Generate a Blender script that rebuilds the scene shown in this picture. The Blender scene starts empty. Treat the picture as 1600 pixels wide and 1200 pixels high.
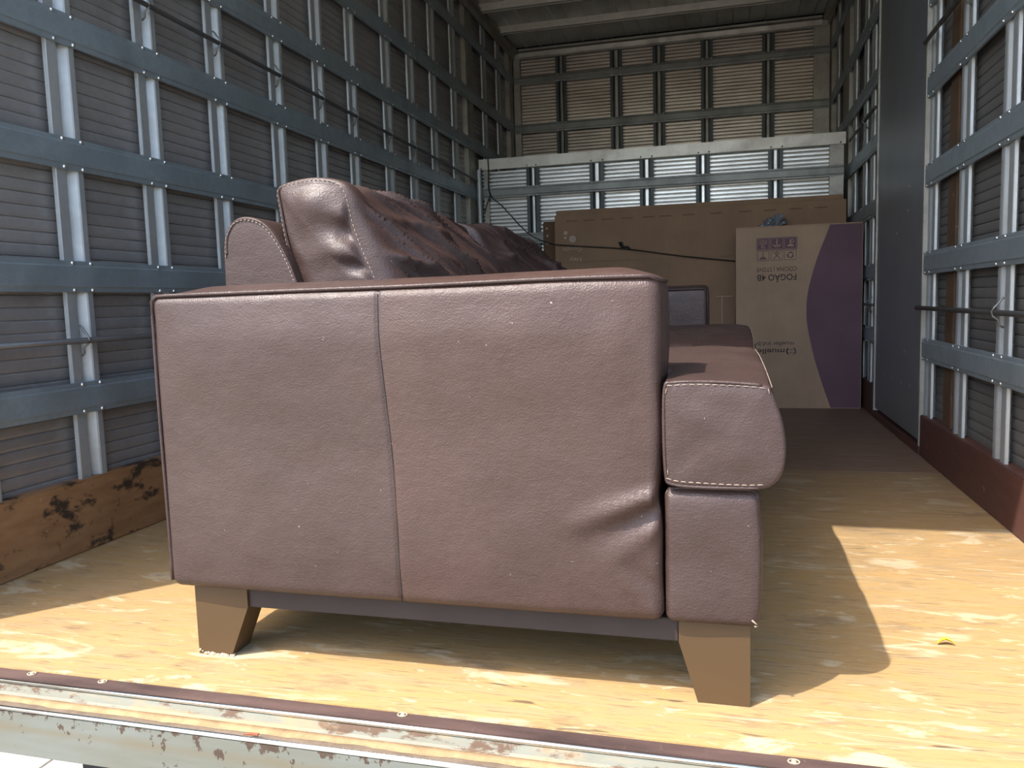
import bpy, bmesh, math, random
from mathutils import Vector, Matrix, noise

SC = bpy.context.scene
COL = SC.collection
rnd = random.Random(7)

# ------------------------------------------------------------------ camera, sky, sun, exposure
CAM = Vector((1.7414, -1.1609, 0.66))
cd = bpy.data.cameras.new('camera')
cam = bpy.data.objects.new('camera', cd)
COL.objects.link(cam)
right = Vector((0.96534381, 0.2593712, -0.02894671))
up = Vector((0.00159657, 0.10504362, 0.99446633))
fwd = Vector((-0.26097659, 0.96004813, -0.10098911))
m = Matrix((right, up, -fwd)).transposed().to_4x4()
m.translation = CAM
cam.matrix_world = m
cd.sensor_width = 36.0
cd.sensor_fit = 'HORIZONTAL'
cd.lens = 1260.08 / 1600 * 36
cd.clip_start = 0.02
cd.clip_end = 200
SC.camera = cam

SUN_DIR = Vector((0.42, 0.475, -1.0)).normalized()          # the way the light travels
w = bpy.data.worlds.new('sky')
SC.world = w
w.use_nodes = True
nt = w.node_tree
bg = nt.nodes['Background']
sky = nt.nodes.new('ShaderNodeTexSky')
sky.sky_type = 'NISHITA'
sky.sun_disc = False
sky.sun_elevation = math.asin(-SUN_DIR.z)
sky.sun_rotation = math.atan2(-SUN_DIR.x, -SUN_DIR.y)
sky.air_density = 1.0
sky.dust_density = 2.5
nt.links.new(sky.outputs[0], bg.inputs[0])
bg.inputs[1].default_value = 0.36

sd = bpy.data.lights.new('sun', 'SUN')
sd.energy = 4.8
sd.angle = math.radians(0.53)
sd.color = (1.0, 0.955, 0.89)
sun = bpy.data.objects.new('sun', sd)
COL.objects.link(sun)
sun.rotation_euler = SUN_DIR.to_track_quat('-Z', 'Y').to_euler()

SC.view_settings.view_transform = 'Standard'
SC.view_settings.look = 'None'
SC.view_settings.gamma = 1.0
SC.view_settings.use_curve_mapping = False
SC.view_settings.exposure = 0.9

# ------------------------------------------------------------------ node helpers
class NM:
    """small builder for procedural materials"""
    def __init__(s, name):
        s.m = bpy.data.materials.new(name)
        s.m.use_nodes = True
        s.t = s.m.node_tree
        s.b = s.t.nodes['Principled BSDF']
        s.pos = s.t.nodes.new('ShaderNodeNewGeometry').outputs['Position']
    def link(s, a, b): s.t.links.new(a, b)
    def val(s, sock, v):
        if isinstance(v, bpy.types.NodeSocket): s.link(v, sock)
        else: sock.default_value = v
    def math(s, op, a, b=0.0, clamp=False):
        n = s.t.nodes.new('ShaderNodeMath'); n.operation = op; n.use_clamp = clamp
        s.val(n.inputs[0], a); s.val(n.inputs[1], b)
        return n.outputs[0]
    def scaled(s, sx, sy, sz, off=(0, 0, 0), vec=None, rot=(0, 0, 0)):
        n = s.t.nodes.new('ShaderNodeMapping')
        n.inputs['Scale'].default_value = (sx, sy, sz)
        n.inputs['Location'].default_value = off
        n.inputs['Rotation'].default_value = rot
        s.link(vec or s.pos, n.inputs[0])
        return n.outputs[0]
    def noise(s, scale, vec=None, detail=4, rough=0.55, dist=0.0):
        n = s.t.nodes.new('ShaderNodeTexNoise')
        n.inputs['Scale'].default_value = scale
        n.inputs['Detail'].default_value = detail
        n.inputs['Roughness'].default_value = rough
        n.inputs['Distortion'].default_value = dist
        s.link(vec or s.pos, n.inputs['Vector'])
        return n.outputs['Fac']
    def voronoi(s, scale, vec=None, feature='F1', out='Distance'):
        n = s.t.nodes.new('ShaderNodeTexVoronoi'); n.feature = feature
        n.inputs['Scale'].default_value = scale
        s.link(vec or s.pos, n.inputs['Vector'])
        return n.outputs[out]
    def ramp(s, fac, *stops):
        n = s.t.nodes.new('ShaderNodeValToRGB'); s.val(n.inputs[0], fac)
        e = n.color_ramp.elements
        while len(e) < len(stops): e.new(0.5)
        for el, (p, c) in zip(e, stops):
            el.position = p
            el.color = (c, c, c, 1) if isinstance(c, (int, float)) else (*c, 1)
        return n.outputs[0]
    def mix(s, fac, a, b):
        n = s.t.nodes.new('ShaderNodeMix'); n.data_type = 'RGBA'
        s.val(n.inputs[0], fac)
        for i, v in ((6, a), (7, b)):
            if isinstance(v, tuple): v = (*v, 1)
            s.val(n.inputs[i], v)
        return n.outputs[2]
    def bump(s, h, strength=0.3, dist=0.002, normal=None):
        n = s.t.nodes.new('ShaderNodeBump')
        n.inputs['Strength'].default_value = strength
        n.inputs['Distance'].default_value = dist
        s.link(h, n.inputs['Height'])
        if normal: s.link(normal, n.inputs['Normal'])
        return n.outputs[0]
    def sep(s):
        n = s.t.nodes.new('ShaderNodeSeparateXYZ'); s.link(s.pos, n.inputs[0]); return n.outputs
    def done(s, col, rough=0.6, metal=0.0, normal=None, spec=0.5):
        if isinstance(col, tuple): col = (*col, 1)
        s.val(s.b.inputs['Base Color'], col)
        s.val(s.b.inputs['Roughness'], rough)
        s.val(s.b.inputs['Metallic'], metal)
        s.b.inputs['Specular IOR Level'].default_value = spec
        if normal: s.link(normal, s.b.inputs['Normal'])
        return s.m

def leather(name, c0, c1, grain=390, hide=False):
    n = NM(name)
    big = n.noise(4.0, detail=5)
    fine = n.noise(60.0, detail=3)
    f = n.ramp(n.math('ADD', n.math('MULTIPLY', big, .75), n.math('MULTIPLY', fine, .25)), (.35, 0.0), (.66, 1.0))
    col = n.mix(f, c0, c1)
    if hide:                                   # the arm is sewn from two hides; the front one is a warmer brown
        col2 = n.mix(f, tuple(a * b for a, b in zip(c0, (1.10, 1.03, .97))), tuple(a * b for a, b in zip(c1, (1.10, 1.03, .97))))
        col = n.mix(n.ramp(n.math('SUBTRACT', n.sep()[0], .68), (.499, 0.0), (.501, 1.0)), col, col2)
    scuff = n.ramp(n.noise(38.0, n.scaled(1, 1, 1, (3, 1, 2)), 6, .7), (.725, 0.0), (.78, 1.0))
    col = n.mix(n.math('MULTIPLY', scuff, .35), col, (.22, .165, .145))
    speck = n.ramp(n.noise(130.0, detail=2, rough=.5), (.775, 0.0), (.80, .8))
    col = n.mix(speck, col, (.30, .25, .22))
    g = n.voronoi(grain, feature='SMOOTH_F1')
    g2 = n.noise(grain * .45, n.scaled(.7, .7, 1.5), 5, .65)
    h = n.math('ADD', n.math('MULTIPLY', g, .8), n.math('MULTIPLY', g2, .9))
    slow = n.noise(9.0, detail=3)
    nb = n.bump(slow, .22, .02)
    nb = n.bump(n.noise(70.0, n.scaled(.5, .5, 1.4), 4, .6), .13, .004, nb)
    nb = n.bump(h, .42, .0016, nb)
    r = n.ramp(n.noise(25.0), (.3, .40), (.7, .52))
    return n.done(col, r, 0.0, nb, .38)

def plain(name, col, rough=.5, metal=0.0, spec=.5, var=.25, scale=8.0, bump=0.0, bscale=60.0):
    n = NM(name)
    f = n.noise(scale, detail=6, rough=.6)
    dk = tuple(c * (1 - var) for c in col)
    lt = tuple(min(1, c * (1 + var)) for c in col)
    c = n.mix(n.ramp(f, (.3, 0.0), (.7, 1.0)), dk, lt)
    nb = n.bump(n.noise(bscale, detail=4), bump, .003) if bump else None
    return n.done(c, rough, metal, nb, spec)

def metal(name, col, rough, metallic=.85, stain=(.05, .042, .03), amount=.4, sz=1.0, stretch=(1, 1, 1)):
    n = NM(name)
    v = n.scaled(*stretch)
    a = n.noise(5.0 * sz, v, 6, .62)
    spangle = n.voronoi(70, out='Color', feature='F1')
    bw = n.t.nodes.new('ShaderNodeRGBToBW'); n.link(spangle, bw.inputs[0])
    base = n.mix(n.math('MULTIPLY', bw.outputs[0], .35), col, tuple(c * .72 for c in col))
    d = n.ramp(a, (.45, 0.0), (.72, amount))
    c = n.mix(d, base, stain)
    r = n.math('ADD', rough, n.math('MULTIPLY', n.noise(14.0, v, 5), .2))
    mm = n.math('MULTIPLY', n.math('SUBTRACT', 1.0, d), metallic)
    nb = n.bump(n.noise(12.0, v, 3), .08, .01)
    return n.done(c, r, mm, nb)

M = {}
M['leather'] = leather('leather', (.035, .0190, .0155), (.047, .0280, .0235))
M['leather_arm'] = leather('leather_arm', (.038, .0215, .0175), (.052, .031, .0255), hide=True)
M['leather_dark'] = leather('leather_dark', (.030, .018, .017), (.042, .026, .024))
M['thread'] = plain('thread', (.22, .165, .125), .8)
M['dark_gap'] = plain('dark_gap', (.012, .009, .008), .9)
M['leg'] = plain('satin_brown_leg', (.068, .040, .018), .40, 0, .3, .06, 4)
M['apron'] = plain('apron_board', (.036, .027, .024), .6, 0, .2, .1, 10)
M['beam'] = metal('beam_steel', (.40, .48, .52), .42, .82, (.10, .118, .125), .5, .9, (1, 1, 1))
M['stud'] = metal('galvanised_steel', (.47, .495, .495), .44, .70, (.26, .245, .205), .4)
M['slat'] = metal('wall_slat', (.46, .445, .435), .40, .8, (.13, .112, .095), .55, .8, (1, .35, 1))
M['slat_back'] = metal('back_slat', (.70, .635, .56), .36, .78, (.27, .21, .16), .5, .8, (.4, 1, 1))
M['slat_alu'] = metal('partition_slat', (.78, .79, .78), .30, .9, (.25, .24, .22), .3, .8, (.4, 1, 1))
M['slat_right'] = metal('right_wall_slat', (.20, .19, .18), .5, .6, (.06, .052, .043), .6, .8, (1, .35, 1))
M['stud_dark'] = metal('dark_steel', (.10, .11, .11), .42, .8, (.03, .034, .032), .5, .9)  # darker steel of the back-wall and partition studs
M['alu_bright'] = metal('bright_aluminium', (.62, .60, .54), .40, .75, (.35, .31, .25), .45, 1.4)
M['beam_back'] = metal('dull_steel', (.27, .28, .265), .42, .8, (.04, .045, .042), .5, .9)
M['alu'] = metal('aluminium_plate', (.40, .385, .345), .42, .8, (.14, .12, .09), .5, 1.4)
M['skin'] = plain('outer_skin', (.10, .10, .10), .6, .3)
M['ceil'] = metal('ceiling_sheet', (.80, .80, .73), .5, .4, (.34, .31, .26), .55, .8, (1, .4, 1))
M['rivet'] = plain('rivet_metal', (.62, .62, .6), .3, .9)
M['black_steel'] = plain('black_steel', (.012, .014, .017), .6, 0, .3)
M['channel_floor'] = plain('channel_brown', (.13, .098, .070), .9, 0, .2, .3, 20, .4, 100)  # channel floor, a darker brown than the channel sides
M['rod'] = metal('rod_steel', (.16, .16, .16), .4, .8, (.04, .03, .025), .5)
M['door'] = plain('door_sheet', (.175, .19, .21), .42, .35, .5, .12, 3)
M['cord'] = plain('black_cord', (.02, .018, .016), .8)
M['bag'] = plain('grey_plastic', (.16, .17, .19), .3, 0, .6, .35, 40)
M['yellow'] = plain('yellow_petal', (.75, .55, .02), .6)
M['rustflake'] = plain('rust_flake', (.25, .07, .03), .8)
M['crumb'] = plain('pale_crumb', (.35, .27, .18), .9)
M['chipboard'] = plain('chipped_core', (.30, .19, .11), .9, 0, .3, .4, 80)
M['ink'] = plain('purple_ink', (.115, .062, .080), .65, 0, .3, .12, 5)
M['ink_dark'] = plain('dark_ink', (.040, .022, .024), .65, 0, .3, .1)
M['print_pale'] = plain('pale_print', (.40, .31, .24), .7)

def cardboard(name, col):
    n = NM(name)
    f = n.noise(6.0, detail=5)
    s = n.noise(40.0, n.scaled(1, 1, .08), 3)
    c = n.mix(n.ramp(f, (.3, 0.0), (.7, 1.0)), tuple(x * .88 for x in col), tuple(x * 1.1 for x in col))
    c = n.mix(n.math('MULTIPLY', n.ramp(s, (.45, 0.0), (.7, 1.0)), .15), c, tuple(x * .7 for x in col))
    return n.done(c, .75, 0, n.bump(n.noise(30.0, n.scaled(6, 1, .3), 2), .08, .002), .25)
M['card'] = cardboard('cardboard', (.34, .235, .155))
M['card_big'] = cardboard('brown_cardboard', (.275, .175, .108))
M['card_edge'] = cardboard('cardboard_edge', (.13, .075, .045))

def plywood(name, base, pale, ochre, dark, k):
    n = NM(name)
    warp = n.noise(2.2, detail=3)
    g = n.noise(9.0, n.scaled(.55, 4.0, 1, (k, 0, 0)), 8, .68, .6)
    g2 = n.noise(34.0, n.scaled(.35, 5.5, 1, (0, k, 0)), 5, .7, .3)
    c = n.mix(n.ramp(g, (.34, 0.0), (.66, 1.0)), base, ochre)
    c = n.mix(n.math('MULTIPLY', n.ramp(g2, (.54, 0.0), (.66, 1.0)), .75), c, dark)
    # worn pale patches, streaked along the grain
    p = n.noise(4.2, n.scaled(.9, 2.3, 1, (1.3 + k, .4, 0)), 9, .66, .5)
    c = n.mix(n.math('MULTIPLY', n.ramp(p, (.57, 0.0), (.615, 1.0)), .7), c, pale)
    p2 = n.noise(17.0, n.scaled(.7, 2.6, 1, (5.3 + k, 2.4, 0)), 6, .7, .8)
    c = n.mix(n.math('MULTIPLY', n.ramp(p2, (.61, 0.0), (.65, 1.0)), .75), c, pale)
    # dirt
    d = n.noise(5.5, n.scaled(.8, 1.8, 1, (9.1 + k, 7.0, 0)), 9, .72)
    c = n.mix(n.math('MULTIPLY', n.ramp(d, (.56, 0.0), (.66, 1.0)), .6), c, dark)
    # short dark cracks along the grain
    ck = n.noise(1.0, n.scaled(7.0, 75.0, 1, (k + 2.0, 1.0, 0)), 3, .6, .4)
    ckm = n.ramp(n.noise(2.6, n.scaled(1, 1.4, 1, (k, 4.0, 0)), 4), (.42, 0.0), (.60, 1.0))
    c = n.mix(n.math('MULTIPLY', n.math('MULTIPLY', n.ramp(ck, (.64, 0.0), (.70, 1.0)), ckm), .85), c, tuple(v * .5 for v in dark))
    # the board colour darkens further in from the loading edge, broken up by noise
    depth_tone = n.math('ADD', n.math('MULTIPLY', n.sep()[1], .42), n.math('MULTIPLY', n.math('SUBTRACT', n.noise(3.0, n.scaled(1, 1.6, 1, (k, 9, 0)), 5), .5), .9))
    c = n.mix(n.ramp(depth_tone, (.30, 0.0), (.95, .62)), c, tuple(v * 1.15 for v in dark))
    # long thin scratches
    for i, (rot, sx, sy) in enumerate(((.35, .30, 4.2), (-.75, .26, 3.6), (1.2, .32, 4.6))):
        q = n.noise(1.6, n.scaled(sx, sy, 1, (i * 3.1 + k, i * 1.7, 0), rot=(0, 0, rot)), 2, .5, .2)
        line = n.ramp(n.math('ABSOLUTE', n.math('SUBTRACT', q, .5)), (.0, 1.0), (.0055, 0.0))
        msk = n.ramp(n.noise(3.0, n.scaled(1, 1, 1, (i * 5.3, k, 0)), 3), (.55, 0.0), (.62, 1.0))
        c = n.mix(n.math('MULTIPLY', n.math('MULTIPLY', line, msk), .8), c, pale)
    h = n.math('ADD', g, n.math('MULTIPLY', g2, .6))
    return n.done(c, n.ramp(g, (.3, .42), (.7, .62)), 0, n.bump(h, .3, .003), .35)
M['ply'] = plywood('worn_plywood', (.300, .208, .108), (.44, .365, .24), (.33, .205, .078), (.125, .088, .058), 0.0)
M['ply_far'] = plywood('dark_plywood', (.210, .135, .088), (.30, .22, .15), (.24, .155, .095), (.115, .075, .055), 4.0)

def kick(name, base, light, dark, k, blotch):
    n = NM(name)
    g = n.noise(7.0, n.scaled(1, 1, 5, (k, 0, 0)), 6, .6)
    c = n.mix(n.ramp(g, (.3, 0.0), (.7, 1.0)), base, light)
    b = n.noise(7.5, n.scaled(1, 1, 1.6, (k, 2, 0)), 8, .7)
    c = n.mix(n.ramp(b, (blotch, 0.0), (blotch + .06, .9)), c, dark)
    s = n.noise(26.0, n.scaled(1, 1, 1, (k, 5, 3)), 5, .7)
    c = n.mix(n.ramp(s, (.66, 0.0), (.70, .7)), c, (.34, .27, .19))
    return n.done(c, .6, 0, n.bump(b, .3, .004), .3)
M['kick_left'] = kick('stained_board', (.21, .105, .046), (.30, .165, .075), (.020, .016, .014), 0, .535)
M['kick_right'] = kick('oxide_red_board', (.070, .030, .024), (.095, .042, .032), (.035, .018, .015), 3, .66)

def chipped_paint():
    n = NM('chipped_paint')
    xyz = n.sep()
    a = n.noise(36.0, n.scaled(1, 1, .65), 9, .64)
    near_edge = n.math('MULTIPLY', n.math('ADD', xyz[2], .040, clamp=True), 5.0)      # paint worn most along the top arris
    big = n.math('MULTIPLY', n.noise(1.7, n.scaled(1, .2, .2), 3), .35)
    f = n.math('ADD', n.math('ADD', a, near_edge), n.math('SUBTRACT', big, .175))
    chip = n.ramp(f, (.655, 0.0), (.675, 1.0))
    q = n.noise(60.0, n.scaled(1, 1, .45, (2, 5, 1)), 4, .6)
    chip = n.math('MAXIMUM', chip, n.ramp(q, (.715, 0.0), (.73, 1.0)))
    paint = n.mix(n.ramp(n.noise(14.0, n.scaled(.3, 1, 2), 4), (.35, 0.0), (.7, 1.0)), (.140, .150, .132), (.118, .117, .090))
    band = n.math('ADD', n.math('MULTIPLY', n.math('ABSOLUTE', n.math('ADD', xyz[2], .040)), 30.0), n.math('MULTIPLY', n.noise(9.0), .9))
    paint = n.mix(n.ramp(band, (.45, .8), (.85, 0.0)), paint, (.128, .110, .072))
    rust = n.mix(n.noise(60.0), (.040, .024, .016), (.075, .05, .033))
    c = n.mix(chip, paint, rust)
    return n.done(c, n.ramp(chip, (0, .45), (1, .85)), 0, n.bump(chip, -.35, .002), .4)
M['paint'] = chipped_paint()

def channel_paint():
    n = NM('dusty_channel')
    a = n.noise(24.0, n.scaled(.45, 1.4, 1), 9, .7)
    b = n.noise(8.0, n.scaled(.4, 3, 1, (3, 3, 0)), 7, .65)
    paint = n.mix(n.noise(12.0), (.20, .205, .165), (.165, .155, .115))
    c = n.mix(n.ramp(a, (.53, 0.0), (.58, 1.0)), paint, (.105, .066, .042))
    c = n.mix(n.ramp(b, (.50, 0.0), (.60, .9)), c, (.31, .215, .115))
    return n.done(c, .8, 0, n.bump(a, .4, .003), .3)
M['channel'] = channel_paint()
M['sand'] = plain('dusty_sand', (.27, .18, .095), .95, 0, .2, .25, 30, .4, 120)

def rusty():
    n = NM('rusted_angle')
    a = n.noise(9.0, n.scaled(.35, 2, 1), 8, .7)
    b = n.noise(60.0, n.scaled(1, .5, 1, rot=(0, 0, .6)), 5, .7)
    c = n.mix(n.ramp(a, (.35, 0.0), (.65, 1.0)), (.040, .024, .021), (.098, .060, .050))
    c = n.mix(n.ramp(b, (.60, 0.0), (.72, .5)), c, (.12, .095, .078))
    return n.done(c, .62, .15, n.bump(b, .25, .002), .4)
M['rust'] = rusty()
M['polish'] = plain('polished_steel', (.86, .85, .83), .16, 1.0, .5, .08, 20)
M['brownwood'] = kick('rusted_strip', (.085, .050, .028), (.11, .066, .037), (.05, .03, .018), 8, .60)

def paving():
    n = NM('pale_paving')
    c = n.mix(n.ramp(n.noise(18.0, detail=8, rough=.7), (.35, 0.0), (.7, 1.0)), (.335, .305, .255), (.275, .25, .205))
    return n.done(c, .85, 0, n.bump(n.noise(90.0), .2, .003), .3)
M['paving'] = paving()

# ------------------------------------------------------------------ mesh helpers
class MB:
    def __init__(s): s.v = []; s.f = []
    def add(s, vs, fs):
        o = len(s.v); s.v += [tuple(v) for v in vs]; s.f += [tuple(i + o for i in f) for f in fs]; return s
    def box(s, x0, y0, z0, x1, y1, z1):
        vs = [(x, y, z) for x in (x0, x1) for y in (y0, y1) for z in (z0, z1)]
        return s.add(vs, [(0, 1, 3, 2), (4, 6, 7, 5), (0, 4, 5, 1), (2, 3, 7, 6), (0, 2, 6, 4), (1, 5, 7, 3)])
    def cbox(s, x0, y0, z0, x1, y1, z1, b):
        """box with chamfered edges"""
        bm = bmesh.new()
        mm = MB().box(x0, y0, z0, x1, y1, z1)
        vs = [bm.verts.new(v) for v in mm.v]
        for f in mm.f: bm.faces.new([vs[i] for i in f])
        bmesh.ops.bevel(bm, geom=bm.edges[:], offset=b, segments=2, affect='EDGES')
        bm.verts.index_update()
        s.add([v.co[:] for v in bm.verts], [[v.index for v in f.verts] for f in bm.faces]); bm.free()
        return s
    def prism(s, prof, fn, a, b, steps=1):
        """closed 2-D profile swept from a to b; fn(p0, p1, t) gives the point"""
        n = len(prof)
        for k in range(steps + 1):
            pass
        vs = [fn(p[0], p[1], a + (b - a) * k / steps) for k in range(steps + 1) for p in prof]
        fs = [(k * n + i, k * n + (i + 1) % n, (k + 1) * n + (i + 1) % n, (k + 1) * n + i) for k in range(steps) for i in range(n)]
        fs += [tuple(range(n)), tuple(range(steps * n, steps * n + n))]
        return s.add(vs, fs)
    def tube(s, pts, r, seg=8, closed=False):
        pts = [Vector(p) for p in pts]
        n = len(pts); vs = []
        up_ = Vector((0.13, .21, 1)).normalized()
        for i, p in enumerate(pts):
            a = pts[i - 1] if i or closed else p
            b = pts[(i + 1) % n] if i < n - 1 or closed else p
            t = (b - a).normalized()
            u = t.cross(up_)
            if u.length < .05: u = t.cross(Vector((1, 0, 0)))
            u.normalize(); v = t.cross(u)
            rr = r[i] if isinstance(r, (list, tuple)) else r
            vs += [p + (u * math.cos(2 * math.pi * k / seg) + v * math.sin(2 * math.pi * k / seg)) * rr for k in range(seg)]
        fs = [(i * seg + k, i * seg + (k + 1) % seg, ((i + 1) % n) * seg + (k + 1) % seg, ((i + 1) % n) * seg + k)
              for i in range(n if closed else n - 1) for k in range(seg)]
        if not closed: fs += [tuple(range(seg)), tuple(range((n - 1) * seg, n * seg))]
        return s.add(vs, fs)
    def dome(s, c, nrm, r, seg=7):
        c = Vector(c); nrm = Vector(nrm).normalized()
        u = nrm.orthogonal().normalized(); v = nrm.cross(u)
        vs = []
        for rr, hh in ((1, 0), (.82, .45), (.4, .7)):
            vs += [c + (u * math.cos(2 * math.pi * k / seg) + v * math.sin(2 * math.pi * k / seg)) * r * rr + nrm * r * hh for k in range(seg)]
        fs = [(j * seg + k, j * seg + (k + 1) % seg, (j + 1) * seg + (k + 1) % seg, (j + 1) * seg + k) for j in range(2) for k in range(seg)]
        fs.append(tuple(range(2 * seg, 3 * seg)))
        return s.add(vs, fs)
    def mesh(s, name, mat, smooth=False, org=(0, 0, 0), weld=False, auto=None):
        me = bpy.data.meshes.new(name)
        ox, oy, oz = org
        me.from_pydata([(x - ox, y - oy, z - oz) for x, y, z in s.v], [], s.f)
        bm = bmesh.new(); bm.from_mesh(me)
        if weld: bmesh.ops.remove_doubles(bm, verts=bm.verts, dist=1e-5)
        bmesh.ops.recalc_face_normals(bm, faces=bm.faces)
        for f in bm.faces: f.smooth = bool(smooth)
        if smooth and auto:
            ca = math.cos(math.radians(auto))
            for e in bm.edges:
                if len(e.link_faces) == 2 and e.link_faces[0].normal.dot(e.link_faces[1].normal) < ca: e.smooth = False
        bm.to_mesh(me); bm.free()
        me.materials.append(M[mat])
        return me

def link(name, me, parent=None, **kw):
    o = bpy.data.objects.new(name, me); COL.objects.link(o)
    if parent: o.parent = parent
    for k, v in kw.items(): o[k] = v
    return o
def obj(name, mb, mat, parent=None, smooth=False, org=(0, 0, 0), weld=False, auto=None, **kw):
    return link(name, mb.mesh(name, mat, smooth, org, weld, auto), parent, **kw)
def thing(name, label, cat, loc):
    o = bpy.data.objects.new(name, None); COL.objects.link(o)
    o.location = loc; o.empty_display_size = .1; o['label'] = label; o['category'] = cat
    return o
def tag(o, label, cat, group=None):
    o['label'] = label; o['category'] = cat
    if group: o['group'] = group
    return o

# ------------------------------------------------------------------ the van body
W, LB, HT = 2.4745, 5.57, 2.755
BEAMS = [(.385, .472), (.722, .808), (1.056, 1.143), (1.392, 1.478), (1.728, 1.812), (2.062, 2.146), (2.46, 2.53)]
PITCH = .0335

def slat_profile(p=PITCH, deep=False):
    if deep: return [(-.030, 0), (-.028, .0012), (-.028, .0040), (-.001, .0050), (0, .007), (0, p - .007), (-.001, p - .0050), (-.028, p - .0042), (-.028, p - .001), (-.030, p), (-.034, p), (-.034, 0)]
    return [(-.006, 0), (-.0032, .0005), (-.0028, .001), (-.0008, .0026), (.0006, .009), (.0008, p * .5), (.0004, p - .006), (-.0006, p - .0026), (-.0028, p - .0010), (-.0032, p - .0005), (-.006, p), (-.012, p), (-.012, 0)]
def beam_profile(h):
    k = h / 2
    return [(-.012, -k), (-.004, -k), (-.003, -k + .012), (0, -k + .016), (0, k - .016), (-.003, k - .012), (-.004, k), (-.012, k)]
def stud_profile(lip, ch, lip2):
    wd = lip + ch + lip2
    t = .0025
    return [(0, -.0145), (0, -.012), (lip - .003, -.012), (lip, -.015), (lip, -.050), (lip + ch, -.050), (lip + ch, -.015), (lip + ch + .003, -.012), (wd, -.012), (wd, -.0145),
            (lip + ch + .004, -.0145), (lip + ch + t, -.017), (lip + ch + t, -.0525), (lip - t, -.0525), (lip - t, -.017), (lip - .004, -.0145)]

def hat_profile(k=1.0):
    """rolled wall stud: two rounded crowns with a groove between them"""
    q = [(0, -.022), (.0015, -.0135), (.004, -.012), (.036, -.012), (.040, -.0145), (.045, -.038), (.055, -.038), (.076, -.0145), (.080, -.012), (.097, -.012), (.1005, -.0135), (.102, -.022)]
    b = [(.0985, -.022), (.097, -.0145), (.081, -.0145), (.057, -.0405), (.043, -.0405), (.0385, -.0165), (.036, -.0145), (.0045, -.0145), (.0025, -.022)]
    return [(u * k, n) for u, n in q + b]
def wall_frame(parent, P, u0, u1, z0, z1, studs, beams, slat_mat, nrm, zs0=None, skip=None, rods=True, beam_runs=None, stud_mat='stud', beam_mat='beam', core=None, pitch=PITCH, deep=False, sn=-.040):
    """slats, studs, beams and rivets on a wall; P(u, n, z) -> point, n = 0 the beams' face, negative towards the outside"""
    prof = slat_profile(pitch, deep)
    runs = beam_runs or [(u0, u1)]
    me = MB()
    for a, b in runs:
        me.prism(prof, lambda n_, z_, t: P(t, sn + n_, z_), a, b)
    me = me.mesh('slat', slat_mat)
    k = 0
    zz = z0 if zs0 is None else zs0
    while zz + pitch <= z1 + .02:
        o = link('slat', me, parent); o.location = (0, 0, zz); zz += pitch
    cache = {}
    for (a, lip, ch, lip2) in studs:
        prof2 = stud_profile(lip, ch, lip2) if deep else hat_profile(lip / .04)
        mb = MB().prism(prof2, lambda u_, n_, t: P(a + u_, n_, t), z0, z1)
        so_ = obj('stud', mb, stud_mat, parent)
        if core: obj('stud_core', MB().prism([(lip + .008, -.0495), (lip + .012, -.036), (lip + ch - .012, -.036), (lip + ch - .008, -.0495)], lambda u_, n_, t: P(a + u_, n_, t), z0, z1), core, so_)
    for (b0, b1) in beams:
        h = round(b1 - b0, 3)
        if h not in cache:
            mb = MB(); rv = MB()
            for ra, rb in runs:
                mb.prism(beam_profile(h), lambda n_, z_, t: P(t, n_, z_), ra, rb)
            for (a, lip, ch, lip2) in studs:
                for uu in ((a + lip * .6, a + lip + ch + max(lip2 * .5, .008)) if deep else (a + .024 * lip / .04, a + .090 * lip / .04)):
                    if not any(ra < uu < rb for ra, rb in runs): continue
                    for zr in (-h / 2 + .006, h / 2 - .006):
                        rv.dome(P(uu, -.0035, zr), nrm, .0062)
            cache[h] = (mb.mesh('beam', beam_mat), rv.mesh('rivet', 'rivet', True))
        o = link('beam', cache[h][0], parent); o.location = (0, 0, (b0 + b1) / 2)
        link('rivet', cache[h][1], o, kind='stuff')

# floor: bearers under plywood sheets
fl = obj('floor', MB().box(-.05, 0.0, -.10, W + .05, LB + .05, -.019), 'skin', kind='structure')
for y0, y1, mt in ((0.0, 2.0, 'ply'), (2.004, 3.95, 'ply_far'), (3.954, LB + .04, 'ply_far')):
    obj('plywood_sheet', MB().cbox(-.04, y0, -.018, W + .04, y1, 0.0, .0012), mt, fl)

# left wall
LW = obj('wall_left', MB().box(-.105, 0.0, -.10, -.082, LB + .11, HT + .012), 'skin', kind='structure')
PL = lambda u, n, z: (n, u, z)
hat = lambda ys, k=1.0: [(y, .04 * k, .04, .02) for y in ys]
lstud = hat((.312, .666, 1.014, 1.376, 1.780, 2.138, 2.474)) + hat((2.890, 3.236, 3.604, 4.000, 4.707, 5.10), 1.15)
wall_frame(LW, PL, .02, LB, .18, HT - .03, lstud, BEAMS, 'slat', (1, 0, 0))
obj('wide_post', MB().cbox(-.05, 4.30, 0, -.008, 4.455, HT - .03, .004), 'alu', LW)
obj('corner_post', MB().cbox(-.05, 5.44, 0, -.004, LB, HT - .03, .004), 'alu', LW)
obj('rear_post', MB().cbox(-.09, -.03, -.10, 0.0, .028, HT, .006), 'beam', LW)
bl = obj('baseboard_left', MB().cbox(-.08, .03, 0.0005, 0.0, LB - .005, .201, .003), 'kick_left', kind='structure')

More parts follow.
